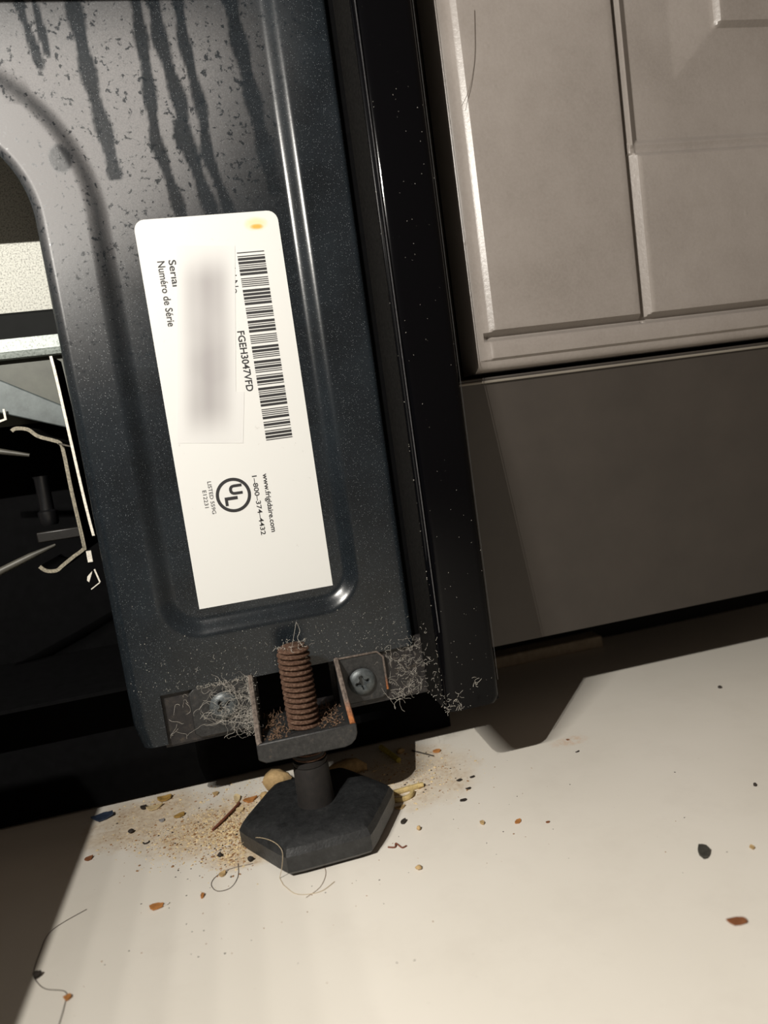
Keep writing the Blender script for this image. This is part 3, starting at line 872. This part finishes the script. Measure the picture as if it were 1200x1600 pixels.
# dust grains stuck on the enamel and on the post
mb = MB()
def grain(p, r):
    q = Vector(p)
    mb.add([q + Vector((rnd.uniform(.6, 1) * r, 0, -r * .4)), q + Vector((-r * .7, 0, -r * .6)), q + Vector((0, 0, r)), q + Vector((0, -r * .6, 0))], [(0, 2, 3), (2, 1, 3), (1, 0, 3), (0, 1, 2)])
for i in range(260): grain((49.15, rnd.uniform(-19, -1), 30 + 190 * rnd.random() ** 1.7), rnd.uniform(0.08, 0.22))
for i in range(90): grain((rnd.uniform(51, 66), -20.3, 31 + 180 * rnd.random() ** 1.3), rnd.uniform(0.06, 0.15))
for i in range(240): 
    x = rnd.uniform(-40, 46); zz = 47 + abs(rnd.gauss(0, 9))
    if recess(x, zz) > -2.5: continue
    grain((x, -0.05, zz), rnd.uniform(0.08, 0.2))
for i in range(36):
    x = rnd.uniform(-40, 46); zz = 47.5 + abs(rnd.gauss(0, 6))
    if recess(x, zz) > -3: continue
    fibre(mb, (x, -0.1, zz), 4, 0.3, 0.8, 0.03, 0.1, -0.05)
tag(mb.build('dust_grains', lint_mat('pale_dust', (0.5, 0.48, 0.43))), 'pale dust grains stuck to the black enamel and side post', 'dust', kind='stuff')

# ------------------------------------------------------------------ debris on the floor
def col_mat(name, col, var=0.3, rough=0.75, sc=0.6): return plain(name, col, rough, 0, var, sc, 0.4, 0.3)
MD = dict(dark=col_mat('dark_grit', (0.03, 0.024, 0.02)), char=col_mat('charcoal_chip', (0.05, 0.048, 0.04), 0.4, 0.6, 1.5), brown=col_mat('brown_flake', (0.20, 0.075, 0.03)),
          orange=col_mat('orange_flake', (0.40, 0.17, 0.05)), tan=col_mat('tan_crumb', (0.42, 0.29, 0.14)), amber=col_mat('amber_husk', (0.36, 0.22, 0.06), 0.4),
          pale=col_mat('pale_husk', (0.60, 0.47, 0.27)), blue=col_mat('blue_scrap', (0.03, 0.042, 0.07), 0.4, 0.3), straw=col_mat('straw', (0.50, 0.38, 0.17)),
          yellow=col_mat('yellow_straw', (0.50, 0.42, 0.08)), grey=col_mat('grey_scrap', (0.25, 0.24, 0.24)), red=col_mat('red_twig', (0.17, 0.06, 0.035)), white=col_mat('white_film', (0.62, 0.60, 0.56)))
drnd = random.Random(3)
def flake(name, x, y, lx, ly, ang, th, mat, label, cat, group=None, irr=0.22, curl=0.25, n=9, z0=0.02):
    """thin irregular curled flake lying on the floor"""
    ca, sa = math.cos(R(ang)), math.sin(R(ang)); top = []; bot = []
    rads = [1 + drnd.uniform(-irr, irr) for _ in range(n)]
    vs = []; ring2 = []
    for lev, k_ in ((0, 1.0), (1, 0.55)):
        for i in range(n):
            a = 2 * math.pi * i / n
            u, v_ = lx / 2 * math.cos(a) * rads[i] * k_, ly / 2 * math.sin(a) * rads[i] * k_
            lift = curl * (abs(u) / (lx / 2)) ** 2 * min(lx, ly) * 0.5
            vs.append((x + u * ca - v_ * sa, y + u * sa + v_ * ca, z0 + th + lift + drnd.uniform(0, th * 0.4)))
    vs.append((x, y, z0 + th * 1.15))
    nb = len(vs)
    for i in range(n):
        px, py, pz = vs[i]; vs.append((px, py, max(z0, pz - th)))
    fs = [(i, (i + 1) % n, n + (i + 1) % n, n + i) for i in range(n)] + [(n + i, n + (i + 1) % n, 2 * n) for i in range(n)]
    fs += [(i, nb + i, nb + (i + 1) % n, (i + 1) % n) for i in range(n)] + [tuple(nb + i for i in range(n))]
    o = MB().add(vs, fs).build(name, MD[mat], None, smooth=True, angle=35)
    tag(o, label, cat, group)
    return o
def crumb(name, x, y, r, mat, label, cat, group=None, sx=1, sy=1, sz=0.8, z=None):
    bm = bmesh.new(); bmesh.ops.create_icosphere(bm, subdivisions=2, radius=r)
    ph = [drnd.uniform(0, 6) for _ in range(6)]
    for v in bm.verts:
        d = v.co.normalized()
        v.co *= 1 + 0.16 * math.sin(3 * d.x + ph[0]) + 0.14 * math.sin(4 * d.y + ph[1]) + 0.12 * math.sin(5 * d.z + ph[2]) + drnd.uniform(-0.06, 0.06)
        v.co.x *= sx; v.co.y *= sy; v.co.z *= sz
    zb = min(v.co.z for v in bm.verts)
    vs = [(v.co.x + x, v.co.y + y, v.co.z - zb + (z or 0.0)) for v in bm.verts]
    fs = [tuple(v.index for v in f.verts) for f in bm.faces]; bm.free()
    o = mesh_obj(name, vs, fs, MD[mat], None, True, 50); tag(o, label, cat, group); return o
def strand(name, pts, r, mat, label, cat, seg=6):
    o = MB().tube(spline([(a, b_, max(c_, r)) for a, b_, c_ in pts], 5), r, seg).build(name, mat, None, smooth=True, angle=60)
    tag(o, label, cat); return o

flake('dark_chip', 98.2, -65.9, 5.6, 2.9, 62, 0.7, 'char', 'rough charcoal coloured chip alone on the clean floor at right', 'chip', irr=0.12, curl=0.05)
flake('brown_flake', 89.3, -88.9, 3.9, 2.1, -12, 0.35, 'brown', 'reddish brown pointed flake nearest the lower right corner', 'flake')
of_ = flake('orange_flake', -38.1, -29.6, 3.4, 2.5, 5, 0.35, 'orange', 'bright orange flake with a pale torn tip on the banded floor', 'flake')
w_ = flake('torn_tip', -35.9, -29.5, 1.7, 1.2, 10, 0.2, 'white', 'pale torn tip', None); w_.parent = of_
flake('tan_scrap', 109.7, -68.8, 1.9, 1.1, 70, 0.3, 'tan', 'tiny tan scrap near the right picture edge above the brown flake', 'scrap')
crumb('dark_speck', 130.0, -45.4, 0.55, 'dark', 'single dark speck at far right above the tan scrap', 'speck')
flake('orange_scrap', 62.2, -33.2, 2.7, 1.3, 40, 0.25, 'orange', 'small two-lobed orange scrap on clean floor right of the foot', 'scrap')
flake('tan_crumb', 52.6, -29.7, 1.3, 1.6, 0, 0.5, 'tan', 'tan crumb just left of the two-lobed orange scrap', 'crumb')
crumb('tan_crumb', 34.9, -24.9, 0.7, 'tan', 'round tan crumb below the right corner of the foot', 'crumb')
crumb('tan_crumb', 30.1, -42.5, 0.75, 'tan', 'lone tan crumb on clean floor well below the foot', 'crumb')
flake('dark_grit', 31.6, -19.4, 2.2, 1.5, 40, 0.6, 'dark', 'dark ragged grit touching the lower right side of the foot', 'grit')
strand('dry_tendril', [(24.6, -29.6, 0.2), (26.4, -30.6, 0.3), (27.0, -29.4, 0.6), (28.2, -31.6, 0.3), (29.6, -31.2, 0.2)], 0.22, MD['red'], 'twisted reddish brown tendril below the foot at its right', 'tendril')
flake('brown_sliver', 69.5, -37.1, 1.4, 0.7, 0, 0.2, 'brown', 'brown sliver right of the two-lobed orange scrap', 'sliver')
crumb('dark_speck', 167.3, 18.1, 0.7, 'dark', 'dark speck on the bright floor in front of the cabinet', 'speck')
flake('red_sliver', -26.3, -30.1, 0.8, 2.0, -8, 0.5, 'orange', 'short red-orange sliver right of the orange flake', 'sliver')
crumb('black_seed', -63.6, -44.9, 0.85, 'dark', 'black seed caught in the bent hair at lower left', 'seed', sy=1.3)
flake('brown_flake', -54.8, -54.9, 1.6, 1.6, 20, 0.4, 'orange', 'small rust coloured flake at the end of the bent hair at lower left', 'flake')
crumb('tan_lump', 1.8, -25.9, 1.9, 'tan', 'tan crumbly lump touching the near edge of the foot', 'crumb', sx=1.25, sy=0.7, sz=0.6)
flake('tan_crumb', -21.2, -22.7, 1.9, 2.0, 30, 0.6, 'tan', 'tan crumb caught in the looped hair left of the foot', 'crumb')
crumb('black_crumb', -13.3, -19.3, 0.85, 'dark', 'black round crumb below the left corner of the foot', 'crumb')
crumb('black_crumb', -22.1, -13.1, 0.75, 'dark', 'black crumb at the lower edge of the dirt patch', 'crumb')
crumb('black_crumb', -50.5, 13.4, 0.75, 'dark', 'black crumb in the pale left part of the dirt patch', 'crumb', sx=1.4)
strand('dark_curl', [(-45.8, 5.2, 0.2), (-45.2, 4.4, 0.2), (-44.2, 4.6, 0.2), (-44.0, 5.4, 0.2)], 0.22, MD['dark'], 'tiny dark curl below the black crumb in the dirt patch', 'curl')
flake('brown_scrap', -61.4, 3.4, 2.4, 2.2, 25, 0.4, 'brown', 'triangular brown scrap by the dark shadow edge at left', 'scrap', n=6)
flake('blue_scrap', -61.5, 28.3, 6.2, 4.4, 20, 0.5, 'blue', 'shiny dark blue scrap at the back left of the dirt patch', 'scrap', irr=0.3, curl=0.35)
flake('amber_husk', -41.7, 31.7, 5.0, 3.6, 5, 0.6, 'amber', 'amber oval husk half in shadow below the frame', 'husk', irr=0.08, curl=0.35)
flake('dark_husk', -48.4, 28.6, 2.0, 2.4, 20, 0.7, 'dark', 'dark wedge shaped husk left of the pale curled husk', 'husk')
flake('pale_husk', -44.6, 26.6, 5.0, 3.0, 15, 0.5, 'pale', 'pale curled husk between the dark wedge and the amber oval', 'husk', curl=0.4)
flake('amber_flake', -35.6, 16.8, 3.6, 1.9, 22, 0.6, 'amber', 'amber oblong flake in the middle of the dirt patch', 'flake', irr=0.1)
flake('grey_scrap', -41.3, 16.6, 1.8, 1.6, 0, 0.4, 'grey', 'grey scrap left of the amber oblong flake', 'scrap')
flake('tan_scrap', -24.2, 26.7, 2.4, 2.2, 0, 0.4, 'tan', 'tan scrap at the shadow edge below the linty screw', 'scrap')
flake('upright_husk', -17.1, 19.5, 2.2, 7.0, 8, 0.5, 'pale', 'long pale feathery husk left of the foot', 'husk', curl=0.2)
flake('orange_chip', -12.6, 16.4, 4.4, 2.6, 18, 0.5, 'orange', 'orange-brown chip against the back left edge of the foot', 'chip')
flake('tan_flake', -16.2, 11.6, 2.6, 2.4, 0, 0.4, 'pale', 'pale tan flake under the orange-brown chip', 'flake')
strand('red_twig', [(-24.6, 2.4, 0.4), (-21.4, 6.4, 0.8), (-18.2, 11.4, 0.9), (-16.2, 15.6, 0.6)], 0.42, MD['red'], 'dark red twig slanting up to the foot from the dirt patch', 'twig')
crumb('tan_pebble', -2.8, 18.8, 4.3, 'tan', 'large tan pebble behind the foot at its left', 'pebble', sx=1.15, sy=0.8, sz=0.85)
crumb('tan_pebble', -7.6, 12.6, 1.9, 'tan', 'small tan pebble on the back left corner of the foot', 'pebble', z=0)
crumb('tan_lump', 19.6, 19.6, 4.2, 'tan', 'wide tan lump behind the foot at its right', 'lump', sx=1.9, sy=0.8, sz=0.6)
crumb('tan_pebble', 41.6, 25.4, 1.3, 'tan', 'tan pebble at the shadow edge beside the yellow straw', 'pebble')
strand('yellow_straw', [(35.4, 31.0, 1.4), (37.6, 24.6, 0.9), (39.2, 18.4, 0.6)], 0.95, MD['yellow'], 'yellow-green straw poking out of the shadow under the frame', 'straw')
strand('tan_straw', [(31.0, -2.6, 0.7), (36.6, -2.0, 0.8), (42.6, -1.6, 0.7)], 0.85, MD['straw'], 'straight tan straw right of the foot', 'straw')
strand('curled_straw', [(30.8, -6.4, 0.6), (34.2, -7.4, 0.7), (37.2, -6.4, 0.8), (38.4, -4.2, 0.7)], 0.8, MD['straw'], 'curled tan straw just below the straight tan straw', 'straw')
flake('tan_oval', 32.6, -10.8, 3.2, 2.0, 10, 0.3, 'tan', 'flat tan oval scrap below the curled straw', 'scrap')
flake('rust_flake', 53.6, 19.9, 3.2, 2.2, 10, 0.4, 'orange', 'rust coloured flake on the bright floor between straw and side post', 'flake')
strand('dark_twig', [(45.6, 25.0, 0.2), (48.2, 21.6, 0.2), (51.6, 17.1, 0.2)], 0.22, MD['dark'], 'thin dark twig left of the rust coloured flake', 'twig')
for (a, b_, s_, l_) in ((54.4, -3.3, 1.0, 'dark grit speck right of the foot, topmost of four'), (58.8, -3.2, 0.8, 'dark grit speck right of the foot, farthest right of four'),
                    (55.3, -9.6, 0.9, 'dark grit speck right of the foot, third down of four'), (51.6, -15.4, 1.2, 'dark grit speck right of the foot, lowest of four')):
    flake('grit_speck', a, b_, 2.0 * s_, 1.1 * s_, drnd.uniform(-20, 20), 0.3, 'dark', l_, 'grit', 'four dark specks right of the foot')
flake('dark_sliver', 96.3, -3.3, 1.8, 0.6, 15, 0.2, 'dark', 'dark sliver below the faint orange stain near the cabinet', 'sliver')
flake('brown_sliver', 97.4, 6.2, 1.2, 0.7, -40, 0.2, 'brown', 'brown sliver in the faint orange stain near the cabinet', 'sliver')

# hairs
M_HAIR = plain('tan_hair', (0.22, 0.15, 0.09), 0.5, 0, 0.2, 0.5, 0)
M_HAIRD = plain('dark_hair', (0.10, 0.08, 0.065), 0.5, 0, 0.2, 0.5, 0)
def hair(pts, zf, r, mat, label):
    n = len(pts)
    strand('hair', [(a, b_, zf(i / (n - 1))) for i, (a, b_) in enumerate(pts)], r, mat, label, 'hair', 5)
strand('hair', [(-15.6, -12.4, 1.6), (-14.8, -14.4, 3.4), (-10.6, -21.0, 7.5), (-6.2, -28.2, 9.3), (-4.1, -32.6, 8.7), (-4.5, -32.8, 5.2), (-5.5, -31.4, 1.4), (-5.8, -31.0, 0.15),
      (-5.4, -33.0, 0.15), (-4.8, -34.9, 0.15), (-1.8, -39.8, 0.15), (3.9, -41.2, 0.15), (8.1, -38.6, 0.15)], 0.09, plain('pale_hair', (0.45, 0.36, 0.24), 0.5, 0, 0.2, 0.5, 0),
      'long pale hair looping over the left corner of the foot onto the floor', 'hair', 5)
hair([(-4.4, -24.6), (-1.0, -26.0), (2.5, -26.4), (5.5, -28.5), (6.4, -33.7), (4.2, -39.2), (0.2, -42.0)], lambda u: 0.12, 0.07, M_HAIR, 'faint pale hair loop on the floor below the foot')
hair([(-16.9, -19.0), (-17.0, -25.2), (-19.0, -29.5), (-22.4, -29.5), (-24.2, -25.8), (-22.9, -22.5), (-19.1, -20.6), (-12.8, -20.8)], lambda u: 0.12, 0.10, M_HAIRD, 'dark looped hair around the tan crumb left of the foot')
hair([(-57.0, -22.5), (-64.6, -28.1), (-65.4, -36.2), (-65.0, -42.9), (-63.3, -46.7), (-60.5, -50.0), (-55.8, -52.6), (-55.0, -56.7), (-54.9, -64.1)], lambda u: 0.12, 0.10, M_HAIRD, 'bent dark hair along the shadow edge at lower left')
o = MB().tube(spline([(88.2, -8.25, 232), (86.9, -8.3, 221), (85.4, -8.3, 214.6), (83.4, -8.6, 209.6), (80.4, -9.2, 205.2)], 5), 0.07, 5).build('hair', M_HAIRD, None)
tag(o, 'fine dark hair stuck across the left edge of the cabinet door', 'hair')

# uncountable dirt
mb = MB(); rnd = random.Random(21)
def speck(x, y, r):
    a = rnd.uniform(0, 6.28); e = rnd.uniform(0.4, 1.0); c_, s_ = math.cos(a), math.sin(a); vs = []
    for k in range(5):
        t_ = 6.283 * k / 5; u, v_ = r * math.cos(t_) * rnd.uniform(0.7, 1.2), r * e * math.sin(t_) * rnd.uniform(0.7, 1.2)
        vs.append((x + u * c_ - v_ * s_, y + u * s_ + v_ * c_, 0.0))
    vs.append((x, y, r * rnd.uniform(0.3, 0.7)))
    return vs, [(k, (k + 1) % 5, 5) for k in range(5)]
def in_foot(x, y): return math.hypot(x - HX, y - HY) < 22.5
groups = {'brown': MB(), 'dark': MB(), 'pale': MB()}
for i in range(5200):
    q = rnd.random()
    if q < 0.34: x, y = rnd.gauss(-17, 5), rnd.gauss(-5, 8)
    elif q < 0.66: x, y = rnd.gauss(-26, 9), rnd.gauss(4, 7.5)
    elif q < 0.80: x, y = rnd.uniform(-60, -8), rnd.uniform(2, 34)
    elif q < 0.93: x, y = 42 + rnd.gauss(0, 8), rnd.gauss(8, 9)
    else: x, y = rnd.gauss(20, 12), 16 + abs(rnd.gauss(0, 6))
    if in_foot(x, y) or x < -63: continue
    k_ = rnd.random(); g = 'pale' if k_ < 0.55 else ('brown' if k_ < 0.86 else 'dark')
    r = rnd.uniform(0.12, 0.34) if rnd.random() < 0.85 else rnd.uniform(0.35, 0.7)
    if g == 'dark': r *= 0.7
    groups[g].add(*speck(x, y, r))
for i in range(120):
    x, y = rnd.uniform(-60, 120), rnd.uniform(-75, 10)
    if in_foot(x, y): continue
    if rnd.random() < 0.6: x = rnd.uniform(-50, 70); y = rnd.uniform(-55, 0)
    if in_foot(x, y): continue
    groups['dark' if rnd.random() < 0.6 else 'brown'].add(*speck(x, y, rnd.uniform(0.12, 0.32)))
tag(groups['pale'].build('sawdust', MD['pale']), 'pale tan grit scattered around the black foot', 'grit', kind='stuff')
tag(groups['brown'].build('brown_grit', col_mat('brown_grit', (0.26, 0.14, 0.06))), 'brown grit scattered around the black foot', 'grit', kind='stuff')
tag(groups['dark'].build('dark_specks', MD['dark']), 'fine dark specks peppered over the white floor', 'specks', kind='stuff')
